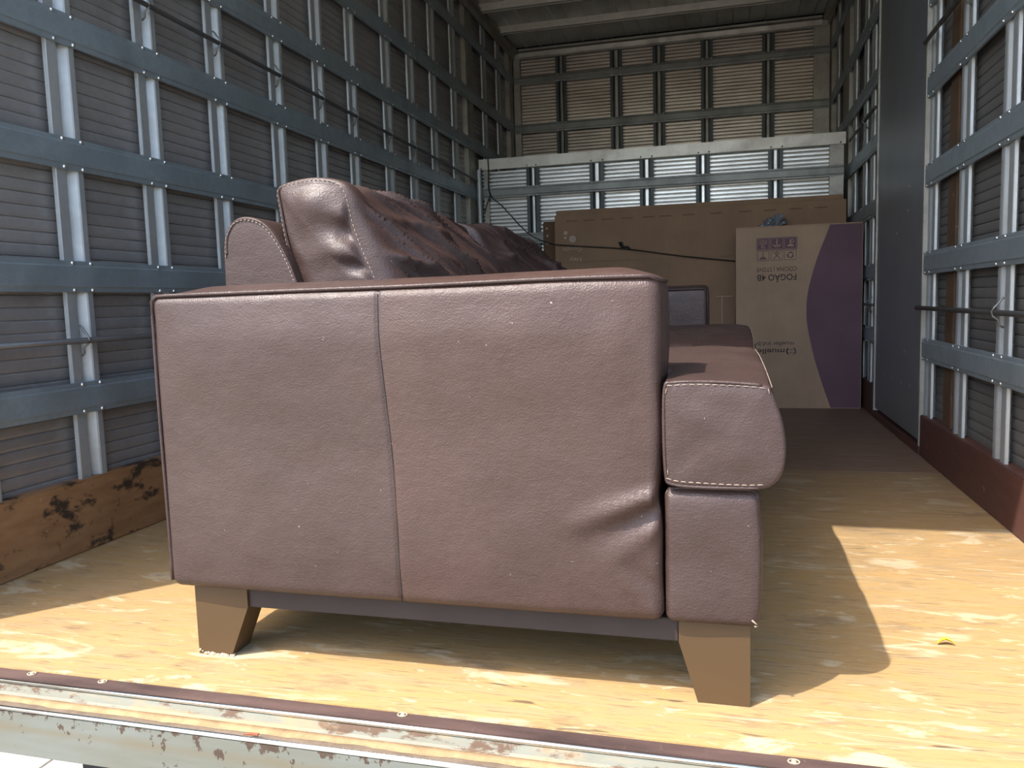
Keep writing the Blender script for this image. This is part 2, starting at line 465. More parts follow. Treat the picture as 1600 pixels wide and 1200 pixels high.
# right wall: two framed runs either side of the sheet-metal side door
RW = obj('wall_right', MB().box(W + .082, 0.0, -.10, W + .105, LB + .11, HT + .012), 'skin', kind='structure')
PR = lambda u, n, z: (W - n, u, z)
rstud = hat((.50, .93, 1.355, 1.795, 2.235, 3.62, 3.88, 4.30, 5.15), 1.12)
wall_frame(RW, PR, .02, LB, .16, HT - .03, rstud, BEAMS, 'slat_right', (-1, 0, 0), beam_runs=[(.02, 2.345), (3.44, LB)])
obj('wide_post', MB().cbox(W + .008, 4.56, 0, W + .05, 4.86, HT - .03, .004), 'alu', RW)
obj('corner_post', MB().cbox(W + .004, 5.46, 0, W + .05, LB, HT - .03, .004), 'alu', RW)
obj('rear_post', MB().cbox(W, -.03, -.10, W + .09, .028, HT, .006), 'beam', RW)
rs = MB(); nn = 90
for k in range(nn + 1):
    z = .165 + (HT - .2) * k / nn
    e = .016 * noise.noise(Vector((3, 0, z * 9))) + .010 * noise.noise(Vector((7, 0, z * 30)))
    for y_ in (1.99 + e * .4, 2.095 + e):
        rs.v += [(W + .024, y_, z), (W + .032, y_, z)]
for k in range(nn):
    a = k * 4
    rs.f += [(a, a + 2, a + 6, a + 4), (a + 1, a + 3, a + 7, a + 5), (a, a + 1, a + 5, a + 4), (a + 2, a + 3, a + 7, a + 6)]
obj('rusted_strip', rs, 'brownwood', RW)
obj('baseboard_right', MB().cbox(W, .03, 0.0005, W + .08, 2.345, .165, .003).cbox(W, 3.44, 0.0005, W + .08, LB - .005, .165, .003), 'kick_right', kind='structure')
dr = obj('door_1', MB().cbox(W + .004, 2.372, .052, W + .030, 3.41, HT - .03, .003), 'door', kind='structure')
obj('door_sill', MB().cbox(W - .002, 2.347, .0005, W + .06, 3.438, .035, .003), 'kick_right', dr)
for ya, yb in ((2.347, 2.369), (3.413, 3.436)):
    obj('edge_strip', MB().cbox(W - .003, ya, .036, W + .04, yb, HT - .03, .002), 'alu', dr)
sc = MB()
for y_, z_ in ((2.68, .396), (3.139, .252), (2.749, .252), (2.562, .26), (2.95, .255), (2.65, 1.1), (2.66, 1.0), (2.9, .92)):
    sc.dome((W + .0045, y_, z_), (-1, 0, 0), .005)
obj('screw', sc, 'rivet', dr, True, kind='stuff')

# tie rods along both side walls, on wire clips
def rod(parent, P, pts, zc, clips):
    o = obj('tie_rod', MB().tube([P(u, n, z) for u, n, z in pts], .0085, 8), 'rod', parent, True)
    for u in clips:
        z = zc(u)
        obj('rod_clip', MB().tube([P(u + .004, -.010, z - .042), P(u, .002, z - .036), P(u - .003, .006, z - .020), P(u, .019, z - .009), P(u + .002, .0225, z + .002), P(u, .017, z + .014), P(u + .002, .005, z + .026), P(u + .004, -.002, z + .036), P(u + .003, -.010, z + .042)], .0032, 6), 'beam_back', o, True)
zl = lambda y: 1.605 - .0225 * max(0, y - .9)
rod(LW, PL, [(y, .011, zl(y)) for y in (.05, 1.0, 2.0, 3.0, 4.0, 5.4)], zl, [y + .05 for y in (1.0, 1.36, 1.76, 2.116, 2.449, 2.862, 3.206)])
rod(LW, PL, [(y, .011, .588) for y in (.05, 1.5, 3.0, 4.3)], lambda y: .588, [.70, 1.40])
rod(RW, PR, [(y, .011, 1.60) for y in (.05, 2.345)], lambda y: 1.6, [1.8])
rod(RW, PR, [(y, .011, 1.60) for y in (3.44, 4.4)], lambda y: 1.6, [3.78])
rod(RW, PR, [(y, .011, .591) for y in (.05, 2.40)], lambda y: .591, [1.39])
rod(RW, PR, [(y, .011, .591) for y in (3.44, 3.70)], lambda y: .591, [3.58])

# back wall
BW = obj('wall_back', MB().box(-.085, LB + .092, -.10, W + .085, LB + .11, HT + .012), 'skin', kind='structure')
bx = [(.356, .446), (.806, .904), (1.149, 1.244), (1.523, 1.615), (1.984, 2.077)]
bst = [(a, .026, b - a - .052, .026) for a, b in bx]
PB = lambda u, n, z: (u, LB - n, z)
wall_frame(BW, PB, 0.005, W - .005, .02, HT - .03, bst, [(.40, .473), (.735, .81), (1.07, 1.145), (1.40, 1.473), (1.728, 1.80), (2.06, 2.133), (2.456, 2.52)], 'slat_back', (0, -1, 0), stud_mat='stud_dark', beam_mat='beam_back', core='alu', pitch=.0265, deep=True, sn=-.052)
for xa, xb in ((.0, .055), (W - .115, W)):
    obj('end_post', MB().cbox(xa, LB + .006, 0, xb, LB + .05, HT - .03, .004), 'alu', BW)
obj('head_plate', MB().cbox(0, LB - .002, 2.66, W, LB + .05, 2.718, .004), 'alu', BW)

# ceiling: narrow sheets running lengthwise, light cross beams, angle trims
CE = obj('ceiling', MB().box(-.11, -.02, HT + .012, W + .11, LB + .115, HT + .03), 'skin', kind='structure')
NP = 21
pw = W / NP
for i in range(NP):
    a = i * pw
    mb = MB().prism([(0.001, .012), (.001, -.005), (.003, -.006), (.006, -.004), (.010, .002), (pw - .006, .002), (pw - .001, .006), (pw - .001, .012)], lambda u, n, t: (a + u, t, HT + n - .001), 0.0, LB)
    obj('ceiling_panel', mb, 'ceil', CE)
cb = MB().prism([(0, .05), (.0, .003), (.002, 0), (.017, 0), (.018, .042), (.044, .042), (.045, 0), (.062, 0), (.064, .003), (.064, .05)], lambda u, n, t: (t, u, HT - .052 + n), .0, W).mesh('roof_beam', 'alu_bright')
for k in range(11):
    o = link('roof_beam', cb, CE); o.location = (0, .02 + .4985 * k, 0)
obj('rear_header', MB().cbox(-.085, -.045, HT - .07, W + .085, .012, HT + .02, .006), 'beam', CE)
for nm, x0, x1 in (('trim_2', .0, .055), ('trim_3', W - .055, W)):
    obj(nm, MB().prism([(x0, HT - .09), (x0 + .012 if x0 == 0 else x1 - .055 + .043, HT - .09), ((x0 + .02) if x0 == 0 else x1 - .02, HT - .055), (x1 if x0 == 0 else x0, HT - .05), (x1 if x0 == 0 else x0, HT - .03), (x0 if x0 == 0 else x1, HT - .03)][:6] if x0 == 0 else
        [(W, HT - .09), (W - .012, HT - .09), (W - .02, HT - .055), (W - .055, HT - .05), (W - .055, HT - .03), (W, HT - .03)], lambda u, n, t: (u, t, n), .03, LB - .01), 'alu', kind='structure')
obj('trim_4', MB().prism([(LB, HT - .085), (LB - .012, HT - .085), (LB - .02, HT - .05), (LB - .06, HT - .045), (LB - .06, HT - .03), (LB, HT - .03)], lambda u, n, t: (t, u, n), .06, W - .06, 1), 'alu', kind='structure')

# rear sill: rusted angle, two polished edges, dusty channel, chipped painted face
SI = obj('trim_1', MB().box(-.09, -.108, -.088, W + .09, -.002, -.024), 'channel_floor', kind='structure')
obj('angle_strip', MB().cbox(-.09, -.034, -.023, W + .09, -.0015, -.0005, .001), 'rust', SI)
obj('polished_edge', MB().tube([(x, -.0385, -.0035) for x in (-.09, W + .09)], .0042, 10), 'polish', SI, True)
obj('channel_wall', MB().prism([(-.034, -.0235), (-.034, -.006), (-.041, -.008), (-.046, -.020), (-.058, -.0235)], lambda u, n, t: (t, u, n), -.09, W + .09), 'channel', SI)
sv = MB()
pr = []
nseg = 160
for i in range(nseg + 1):
    x = -.09 + (W + .18) * i / nseg
    wv = .010 + .006 * noise.noise(Vector((x * 9, 0, 0))) + .004 * noise.noise(Vector((x * 31, 4, 0)))
    pr.append([(x, -.056 - wv * .2, -.0232), (x, -.0575, -.0232 + .003 + wv * .12), (x, -.060 - wv * .6, -.0235 + .002), (x, -.062 - wv * 1.0, -.0236)])
sv.v = [p for r in pr for p in r]
sv.f = [(i * 4 + k, i * 4 + k + 1, i * 4 + k + 5, i * 4 + k + 4) for i in range(nseg) for k in range(3)]
obj('sand_line', sv, 'sand', SI, True)
obj('channel_lip', MB().prism([(-.092, -.0235), (-.100, -.015), (-.110, -.006), (-.116, -.008), (-.117, -.0235)], lambda u, n, t: (t, u, n), -.09, W + .09), 'channel', SI)
obj('polished_edge', MB().tube([(x, -.1155, -.0075) for x in (-.09, W + .09)], .0042, 10), 'polish', SI, True)
obj('painted_face', MB().cbox(-.09, -.119, -.089, W + .09, -.1085, -.010, .002), 'paint', SI)
rv = MB()
for x, y in ((.647, -.011), (1.228, -.008), (1.828, -.015), (.49, -.012)):
    rv.tube([(x + .008 * math.cos(t), y + .006 * math.sin(t), 0.0002) for t in [i * math.pi / 6 for i in range(12)]], .0012, 5, True)
    rv.dome((x, y, -.0008), (0, 0, 1), .0042)
obj('countersunk_screw', rv, 'crumb', SI, True, kind='stuff')
obj('underride_bracket', MB().cbox(.672, -.10, -.42, 1.25, -.06, -.0885, .004), 'black_steel', SI)

# ground: pale slabs beside and behind the lorry
GZ = -1.0
gr = obj('ground', MB().box(-30, -30, GZ - .3, 30, 30, GZ - .03), 'paving', kind='structure')
for i in range(-4, 5):
    for j in range(-4, 5):
        x0, y0 = -.72 + i * .9, .62 + j * .9
        obj('paving_slab', MB().cbox(x0 + .003, y0 + .003, GZ - .03, x0 + .897, y0 + .897, GZ, .003), 'paving', gr)

# ------------------------------------------------------------------ low partition at the front
pt = thing('cargo_partition', 'low ribbed aluminium partition standing across the front of the cargo box, behind the cartons', 'partition', (W / 2, 4.47, 0))
YP = 4.47
class Off:  # pieces of the partition are built in world space, then shifted under its Empty
    pass
hold = bpy.data.objects.new('partition_hold', None)
def kids(parent, start):
    for o in list(COL.objects)[start:]:
        if o.parent is parent:
            o.location = Vector(o.location) - parent.location
n0 = len(COL.objects)
PP = lambda u, n, z: (u, YP - n, z)
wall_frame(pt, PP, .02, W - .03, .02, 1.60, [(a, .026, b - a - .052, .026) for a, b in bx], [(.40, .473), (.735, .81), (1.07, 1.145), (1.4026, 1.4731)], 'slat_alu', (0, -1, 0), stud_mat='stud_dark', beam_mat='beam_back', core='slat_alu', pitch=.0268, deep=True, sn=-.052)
bpy.data.objects.remove(hold)
obj('top_plate', MB().cbox(.012, YP - .003, 1.602, W - .02, YP + .012, 1.676, .002), 'alu_bright', pt)
for xa, xb in ((.045, .075), (W - .115, W - .03)):
    obj('end_post', MB().cbox(xa, YP + .004, .005, xb, YP + .045, 1.60, .003), 'alu', pt)
obj('pipe_post', MB().tube([(.022, 4.435, 0.002), (.022, 4.435, 1.60)], .019, 14), 'stud', pt, True, auto=50)
hs = MB()
for x in (.03, .366, .43, .82, .9, 1.16, 1.235, 1.54, 1.61, 2.0, 2.07, W - .05):
    hs.dome((x, YP - .003, 1.612), (0, -1, 0), .006)
obj('plate_rivet', hs, 'rod', pt, True, kind='stuff')
kids(pt, n0)

# ------------------------------------------------------------------ sofa
SO = (1.25, 1.03, 0.0)
sofa = thing('sofa', 'dark brown leather two-seat sofa standing side-on on the plywood floor', 'sofa', SO)

def axis_lines(h, r, n, extra=()):
    """grid lines on one axis of a rounded box: fine in the rounded rim, even between"""
    a = [-h + r * (1 - math.cos(k / 4 * math.pi / 2)) if False else -h + r * k / 4 for k in range(5)]
    b = [-(x) for x in a][::-1]
    mid = [(-h + r) + (2 * (h - r)) * k / n for k in range(1, n)]
    xs = sorted(set(round(x, 5) for x in a + mid + b + [e for e in extra if abs(e) < h - r]))
    return xs
def rbox(lo, hi, r, n, disp=None, extra=((), (), ())):
    lo, hi = Vector(lo), Vector(hi)
    c = (lo + hi) / 2; h = (hi - lo) / 2
    L = [axis_lines(h[i], r, n[i], [e - c[i] for e in extra[i]]) for i in range(3)]
    mb = MB(); idx = {}
    def vert(p):
        key = tuple(round(x, 5) for x in p)
        if key in idx: return idx[key]
        q = Vector([max(-(h[i] - r), min(h[i] - r, p[i])) for i in range(3)])
        d = (Vector(p) - q)
        nn = d.normalized()
        w_ = c + q + nn * r
        if disp: w_ = w_ + disp(w_, nn)
        idx[key] = len(mb.v); mb.v.append(tuple(w_)); return idx[key]
    for ax in range(3):
        u, v = (ax + 1) % 3, (ax + 2) % 3
        for s in (-1, 1):
            for i in range(len(L[u]) - 1):
                for j in range(len(L[v]) - 1):
                    q = []
                    for a, b in ((i, j), (i + 1, j), (i + 1, j + 1), (i, j + 1)):
                        p = [0, 0, 0]; p[ax] = s * h[ax]; p[u] = L[u][a]; p[v] = L[v][b]
                        q.append(vert(p))
                    mb.f.append(tuple(q if s > 0 else q[::-1]))
    return mb
def gau(x, s): return math.exp(-(x / s) ** 2)
def ss(a, b, x):
    t = max(0, min(1, (x - a) / (b - a))); return t * t * (3 - 2 * t)
def fold(x, z, a, b, width, amp):
    """soft ridge along the segment a-b of a panel, fading towards b"""
    ax, az = a; bx_, bz = b
    dx, dz = bx_ - ax, bz - az; l2 = dx * dx + dz * dz
    t = ((x - ax) * dx + (z - az) * dz) / l2
    tc = max(0, min(1, t))
    d = math.hypot(x - ax - tc * dx, z - az - tc * dz)
    return amp * (1 - tc) ** .8 * gau(d, width * (1 + tc))

seam_x = lambda z: 1.187 - .018 * (z - .14) / .55 + .004 * math.sin((z - .14) * 9)
def arm_near(p, n):
    d = Vector((0, 0, 0))
    x, y, z = p
    if n.z > .3:
        e = max(0, 1 - ((y - .206) / .092) ** 2) * ss(.71, .80, x) * ss(1.64, 1.56, x)
        d.z += (.005 * ss(1.15, 1.55, x) + .016 * e) * n.z + .002 * noise.noise(Vector((x * 7, y * 9, 1))) * n.z
    if n.y < -.3:
        k = -n.y
        bulge = .006 * ss(.72, .95, x) * ss(1.63, 1.40, x) * ss(.14, .3, z) * ss(.69, .55, z)
        sx = seam_x(z)
        bulge = ss(.712, .80, x) * ss(1.637, 1.56, x) * (.009 * ss(.69, .60, z) - .005 * ss(.60, .44, z) + .004 * ss(.42, .24, z) - .005 * ss(.23, .14, z)) + .003 * ss(.72, .95, x) * ss(1.63, 1.40, x)
        o = bulge - .0030 * gau(x - sx, .0045)
        o += fold(x, z, (1.637, .352), (1.47, .285), .011, .017)
        o -= fold(x, z, (1.637, .330), (1.50, .262), .012, .012)
        o += fold(x, z, (1.637, .300), (1.54, .222), .009, .008)
        o += fold(x, z, (1.630, .150), (1.565, .225), .008, .006)
        o -= fold(x, z, (1.634, .19), (1.555, .262), .007, .005)
        o += .0012 * noise.noise(Vector((x * 12, 0, z * 12)))
        d.y -= o * k
    if n.x > .3:
        d.x += (.004 * noise.noise(Vector((3, y * 12, z * 9))) - .006 * gau(z - .345, .03)) * n.x
    return d
near_arm = rbox((.708, .107, .138), (1.637, .302, .692), .020, (70, 10, 60), arm_near, (tuple(1.158 + .003 * k for k in range(12)), (), ()))
arm = obj('arm', near_arm, 'leather_arm', sofa, True, SO)
pz = [(x, .1105 + .0015 * noise.noise(Vector((x * 5, 0, 0))), .6895 + .005 * ss(1.15, 1.55, x) + .002 * math.sin((x - .7) * 3.4)) for x in [.722 + (1.622 - .722) * i / 40 for i in range(41)]]
left = [(.7125 + .0015 * math.sin(z * 9), .1105, z) for z in [.152 + (.680 - .152) * i / 20 for i in range(21)]]
obj('piping', MB().tube(left + pz + [(1.630, .118, .690), (1.634, .13, .688), (1.634, .28, .689)], .0034, 8), 'leather', arm, True, SO)
obj('panel_seam', MB().tube([(seam_x(z), .1077 - (.003 + .009 * ss(.69, .60, z) - .005 * ss(.60, .44, z) + .004 * ss(.42, .24, z) - .005 * ss(.23, .14, z)) + .0022, z) for z in [.145 + .535 * i / 30 for i in range(31)]], .0011, 5), 'dark_gap', arm, True, SO)
far_arm = rbox((.715, 1.752, .138), (1.668, 1.945, .690), .018, (24, 8, 20), lambda p, n: Vector((0, 0, .012 * max(0, 1 - ((p.y - 1.85) / .09) ** 2))) if n.z > .3 else Vector((0, .003 * noise.noise(Vector((p.x * 8, 0, p.z * 8))), 0)))
arm2 = obj('arm', far_arm, 'leather', sofa, True, SO)
obj('piping', MB().tube([(.73, 1.752, .686), (1.655, 1.752, .688), (1.666, 1.756, .675), (1.668, 1.756, .40)], .0034, 8), 'leather_dark', arm2, True, SO)

# swept cushions: closed x-z profile along y, with rounded ends and creases
def smooth_profile(pts, per=6):
    """closed Catmull-Rom through the points"""
    out = []; n = len(pts)
    for i in range(n):
        p0, p1, p2, p3 = [Vector(pts[(i + k) % n]) for k in (-1, 0, 1, 2)]
        for k in range(per):
            t = k / per
            out.append(.5 * ((2 * p1) + (-p0 + p2) * t + (2 * p0 - 5 * p1 + 4 * p2 - p3) * t * t + (-p0 + 3 * p1 - 3 * p2 + p3) * t ** 3))
    return out
def catmull(pts, per=5):
    out = []
    for i in range(len(pts) - 1):
        p0 = Vector(pts[max(0, i - 1)]); p1 = Vector(pts[i]); p2 = Vector(pts[i + 1]); p3 = Vector(pts[min(len(pts) - 1, i + 2)])
        for k in range(per):
            t = k / per
            q = .5 * ((2 * p1) + (-p0 + p2) * t + (2 * p0 - 5 * p1 + 4 * p2 - p3) * t * t + (-p0 + 3 * p1 - 3 * p2 + p3) * t ** 3)
            out.append(tuple(q))
    out.append(tuple(pts[-1])); return out
def sweep(prof, y0, y1, r, ny, shape=None, disp=None, cap=8, dome=0.0):
    n = len(prof)
    cx = sum(p[0] for p in prof) / n; cz = sum(p[1] for p in prof) / n
    rings = []
    for k in range(cap):                                   # near cap, from the middle outwards
        s = (k + .35) / cap
        rings.append((y0 - dome * (1 - s * s), s, 0.0, -1))
    for k in range(5):
        a = k / 4 * math.pi / 2
        rings.append((y0 + r * (1 - math.sin(a)), 1.0, r * (1 - math.cos(a)) * -1 + 0, 0) if False else (y0 + r * (1 - math.cos(a)), 1.0, r * (1 - math.sin(a)), 0))
    for k in range(1, ny):
        rings.append((y0 + r + (y1 - y0 - 2 * r) * k / ny, 1.0, 0.0, 1))
    for k in range(5):
        a = (4 - k) / 4 * math.pi / 2
        rings.append((y1 - r * (1 - math.cos(a)), 1.0, r * (1 - math.sin(a)), 0))
    for k in range(cap):
        s = 1 - (k + .65) / cap
        rings.append((y1 + dome * (1 - s * s), s, 0.0, -1))
    mb = MB()
    for (y, s, inset, kind) in rings:
        for i, p in enumerate(prof):
            q = Vector((cx + (p[0] - cx) * s, cz + (p[1] - cz) * s))
            if kind == -1: inset_ = r * s
            else: inset_ = inset
            dv = Vector((p[0] - cx, p[1] - cz)); l = dv.length
            q = q - dv / l * min(inset_, l * .5)
            v = Vector((q[0], y, q[1]))
            if shape: v = shape(v, i / n, s, kind)
            if disp: v = v + disp(v, i / n, s, kind)
            mb.v.append(tuple(v))
    nr = len(rings)
    for j in range(nr - 1):
        for i in range(n):
            mb.f.append((j * n + i, j * n + (i + 1) % n, (j + 1) * n + (i + 1) % n, (j + 1) * n + i))
    mb.f.append(tuple(range(n))); mb.f.append(tuple(range((nr - 1) * n, nr * n)))
    return mb
def dashes(pts, step, ln, r, jitter=.15):
    """stitches along a polyline"""
    mb = MB(); pts = [Vector(p) for p in pts]
    nxt = 0.0; run = 0.0
    for a, b in zip(pts, pts[1:]):
        d = (b - a); l = d.length
        if l < 1e-6: continue
        d /= l
        while nxt < run + l:
            p = a + d * (nxt - run)
            mb.tube([p - d * ln * .5, p + Vector((0, -.0003, .0003)), p + d * ln * .5], [r * .6, r, r * .6], 5)
            nxt += step
        run += l
    return mb

# sofa back: frame, then two loose-looking back cushions
bprof = smooth_profile([(.735, .16), (.735, .45), (.737, .72), (.742, .805), (.765, .840), (.80, .846), (.84, .829), (.874, .784), (.902, .717), (.935, .60), (.95, .40), (.95, .16), (.84, .15)], 5)
bf = obj('back_frame', sweep(bprof, .302, 1.752, .008, 30, disp=lambda v, t, s, k: Vector((0, 0, .004 * noise.noise(Vector((0, v.y * 5, 2)))))), 'leather', sofa, True, SO, auto=60)
stp = catmull([(.7445, .77), (.748, .806), (.768, .8345), (.80, .840), (.837, .824), (.869, .780), (.897, .715), (.92, .62)], 8)
obj('stitching', dashes([(p[0], .3005, p[1]) for p in stp], .009, .006, .0011), 'thread', bf, kind='stuff')
obj('back_piping', MB().tube([(p[0] + .002, .303, p[1] + .003) for p in stp], .0032, 6), 'leather', bf, True)
for o_ in list(bf.children):
    o_.location = (-SO[0], -SO[1], 0)

gus = [(.935, .55), (.896, .718), (.874, .793), (.862, .870), (.860, .903), (.884, .914), (.937, .920), (.985, .912), (1.010, .890), (1.024, .83), (1.041, .779), (1.066, .718), (1.10, .62), (1.11, .55), (1.02, .53)]
gp = smooth_profile(gus, 9)
def back_cushion(y0, y1, seed, tz):
    ln = y1 - y0
    def shape(v, t, s, kind):
        x, y, z = v
        u = max(0.0, min(1.0, (y - y0) / ln))
        sw = (max(0.0, math.sin(math.pi * u))) ** .5
        front = ss(.94, 1.03, x + .25 * (z - .78))
        if kind == -1: sw = 0
        x += front * (.115 * sw + .03 * u) * (1.0 - .72 * ss(.76, .93, z))
        z += tz * u * ss(.6, .9, z) + .006 * sw * ss(.86, .92, z)
        return Vector((x, y, z))
    def disp(v, t, s, kind):
        x, y, z = v
        u = max(0.0, min(1.0, (y - y0) / ln))
        d = Vector((0, 0, 0))
        front = ss(.95, 1.03, x + .3 * (z - .80))
        if kind != -1:
            # long creases that fall from the top welt towards the far lower edge
            a = y * 1.05 + (z - .72) * .95 - x * .35
            b = y * .55 - z * .9 + x
            warp = .05 * noise.noise(Vector((y * 4 + seed, z * 4, 1)))
            f1 = 1 - abs(noise.noise(Vector(((a + warp) * 10.5 + seed, b * 2.2, seed)))) * 2.2
            f2 = 1 - abs(noise.noise(Vector(((a - warp) * 23 + seed, b * 3.5, seed + 4)))) * 2.2
            f3 = noise.noise(Vector((a * 6, b * 4, seed + 9)))
            amp = front * ss(0.0, .10, u) * ss(1.0, .93, u)
            o = (.024 * (max(0, f1) ** 3 - .25) + .011 * (max(0, f2) ** 2 - .3) + .010 * f3) * amp
            d += Vector((o * .95, 0, o * .4))
            top = ss(.87, .91, z) * ss(0, .05, u) * ss(1, .95, u)
            d.z -= top * (.010 * abs(noise.noise(Vector((y * 13 + seed, 2, 0)))) + .004 * gau(((y * 9) % 1) - .5, .14))
        else:
            # the boxed end: soft folds running in from the front welt
            o = .012 * gau(math.hypot(x - .93, (z - .875) * 1.6), .05)
            o += fold(x, z, (1.035, .835), (.90, .862), .016, .014) - fold(x, z, (1.045, .80), (.93, .835), .016, .014)
            o += fold(x, z, (1.06, .765), (.91, .775), .018, .015) - fold(x, z, (1.06, .735), (.95, .745), .012, .009) + fold(x, z, (1.07, .715), (.94, .722), .013, .010)
            o += .005 * noise.noise(Vector((x * 16, seed, z * 20)))
            d.y -= o * (1 if y < y0 + ln / 2 else -1) * ss(1.0, .8, s)
        return d
    return sweep(gp, y0, y1, .012, 130, shape, disp, 12, .012)
seamp = [p for p in gp if p[1] > .68]
for i, (y0, y1, sdx, tz) in enumerate(((.325, 1.035, 1.3, -.050), (1.042, 1.748, 6.1, -.02))):
    mb = back_cushion(y0, y1, sdx, tz)
    if i == 1:
        mb.v = [(x + .04, y, z - .032 * ss(.6, .9, z)) for x, y, z in mb.v]
    bc = obj('back_cushion', mb, 'leather', sofa, True, SO)
    off = (.04, -.03) if i else (0, 0)
    # stitched welts round the boxed end, front welt bending down the face
    st = MB()
    pts = [(p[0] + off[0] - .004, y0 + .004, p[1] + off[1] - .002) for p in seamp]
    cx_, cz_ = .97, .72
    pts = [(cx_ + (x - cx_) * .985, y - .004, cz_ + (z - cz_) * .985) for x, y, z in pts]
    st = dashes(pts, .010, .0065, .0009)
    o_ = obj('stitching', st, 'thread', bc, kind='stuff'); o_.location = (-SO[0], -SO[1], 0)
    o_ = obj('piping', MB().tube([(x, y + .006, z + .001) for x, y, z in pts], .0036, 6), 'leather', bc, True); o_.location = (-SO[0], -SO[1], 0)

# seat cushions: T-shaped, the ears wrap the arm fronts
ear = smooth_profile([(1.643, .380), (1.650, .366), (1.70, .362), (1.775, .361), (1.802, .367), (1.819, .388), (1.8235, .420), (1.820, .455), (1.811, .490), (1.802, .514), (1.791, .5245), (1.72, .530), (1.655, .529), (1.642, .520), (1.640, .45)], 6)
def seat(y0, y1, ears_lo, crest, base):
    def top(x, y):
        u = (y - y0) / (y1 - y0)
        return (crest) * max(0.0, math.sin(math.pi * max(0, min(1, u)))) ** .8
    def shp(v, t, s, kind):
        x, y, z = v
        if kind != -1:
            f = ss(.44, .52, z)
            z += f * (top(x, y) + base * ss(y0, y0 + .1, y)) + f * .005 * noise.noise(Vector((x * 14, y * 9, 3)))
            x += .006 * gau(z - .44, .05) * math.sin(math.pi * max(0, min(1, (y - y0) / (y1 - y0)))) * ss(1.75, 1.8, x)
            x += .003 * noise.noise(Vector((x * 9, y * 14, z * 12))) * ss(1.7, 1.8, x)
        else:
            y += -.004 * noise.noise(Vector((x * 16, 1.0, z * 18))) * ss(1, .8, s) - .006 * gau(s, .7)
        return Vector((x, y, z))
    mb = sweep(ear, y0, y1, .007, 50, shp, None, 8)
    yi0, yi1 = (y0 + .196, y1 - .004) if ears_lo else (y0 + .004, y1 - .200)
    def di(p, n):
        d = Vector((0, 0, 0))
        if n.z > .3: d.z = (top(p.x, p.y) + base * ss(y0, y0 + .1, p.y)) + .005 * noise.noise(Vector((p.x * 14, p.y * 9, 3))) - .004 * ss(1.3, 1.1, p.x)
        return d
    b = rbox((1.02, yi0, .366), (1.70, yi1, .529), .02, (24, 24, 6), di)
    mb.add(b.v, b.f)
    return mb
for i, (y0, y1, lo, crest, base) in enumerate(((.108, 1.028, True, .010, .0), (1.033, 1.948, False, .026, .012))):
    sc_ = obj('seat_cushion', seat(y0, y1, lo, crest, base), 'leather', sofa, True, SO)
    ring = [p for p in ear]
    cx_, cz_ = 1.73, .445
    if i == 0:
        topl = [(cx_ + (p[0] - cx_) * .965, y0 - .0005, cz_ + (p[1] - cz_) * .935) for p in sorted([p for p in ear if p[1] > .515], key=lambda p: p[0])]
        botl = [(cx_ + (p[0] - cx_) * .96, y0 - .0005, cz_ + (p[1] - cz_) * .90) for p in sorted([p for p in ear if p[1] < .38 and p[0] < 1.80], key=lambda p: p[0])]
        st = dashes(botl, .0115, .008, .0010); st2 = dashes(topl, .0115, .008, .0009); st.add(st2.v, st2.f)
        o_ = obj('stitching', st, 'thread', sc_, kind='stuff'); o_.location = (-SO[0], -SO[1], 0)
        full = [(cx_ + (p[0] - cx_) * .992, y0 + .0025, cz_ + (p[1] - cz_) * .985) for p in catmull([(1.785, .3635), (1.70, .362), (1.652, .366), (1.643, .380), (1.640, .45), (1.642, .519), (1.655, .529), (1.72, .530), (1.788, .525)], 6)]
        o_ = obj('piping', MB().tube(full, .0030, 6), 'leather', sc_, True); o_.location = (-SO[0], -SO[1], 0)
    fr = []
    for k in range(61):
        y = y0 + .006 + (y1 - y0 - .012) * k / 60
        u = (y - y0) / (y1 - y0)
        zt = .519 + crest * max(0, math.sin(math.pi * u)) ** .8 * .97 + base * ss(y0, y0 + .1, y)
        fr.append((1.8025, y, zt + .0015))
    o_ = obj('front_stitching', dashes(fr, .0115, .0075, .0009), 'thread', sc_, kind='stuff'); o_.location = (-SO[0], -SO[1], 0)

# base: front rail, seat base, apron boards, legs
def rail_d(p, n):
    d = Vector((0, 0, 0))
    if n.y < -.3: d.y -= .003 * noise.noise(Vector((p.x * 14, 0, p.z * 11))) - .004 * gau(p.z - .355, .012)
    if n.x > .3: d.x += .007 * math.sin(math.pi * max(0, min(1, (p.z - .14) / .215))) + .003 * noise.noise(Vector((0, p.y * 10, p.z * 14)))
    return d
rl = obj('front_rail', rbox((1.640, .113, .138), (1.784, 1.945, .3585), .014, (14, 50, 18), rail_d), 'leather', sofa, True, SO)
obj('torn_corner', MB().tube([(1.774, .114, .152), (1.780, .1135, .147), (1.783, .116, .142), (1.778, .1135, .142)], .0014, 5), 'thread', rl, True, SO, label='pale frayed tear at the bottom corner of the front rail')
obj('seat_base', rbox((.95, .303, .138), (1.639, 1.751, .364), .01, (6, 6, 6)), 'leather_dark', sofa, True, SO)
obj('added_shade_cover', MB().box(.775, .1505, .100, 1.742, 1.912, .137), 'dark_gap', sofa, False, SO)  # unseen cover, added to darken the space under the sofa
obj('apron', MB().cbox(.8605, .135, .099, 1.6595, .150, .1375, .0015), 'apron', sofa, False, SO)
obj('apron', MB().cbox(1.744, .19, .099, 1.760, 1.87, .1375, .0015), 'apron', sofa, False, SO)
obj('apron', MB().cbox(.75, 1.918, .099, 1.662, 1.936, .1375, .0015), 'apron', sofa, False, SO)
obj('apron', MB().cbox(.752, .19, .099, .768, 1.87, .1375, .0015), 'apron', sofa, False, SO)
lp_back = [(.746, .1375), (.860, .1375), (.860, .100), (.818, 0), (.7465, 0)]
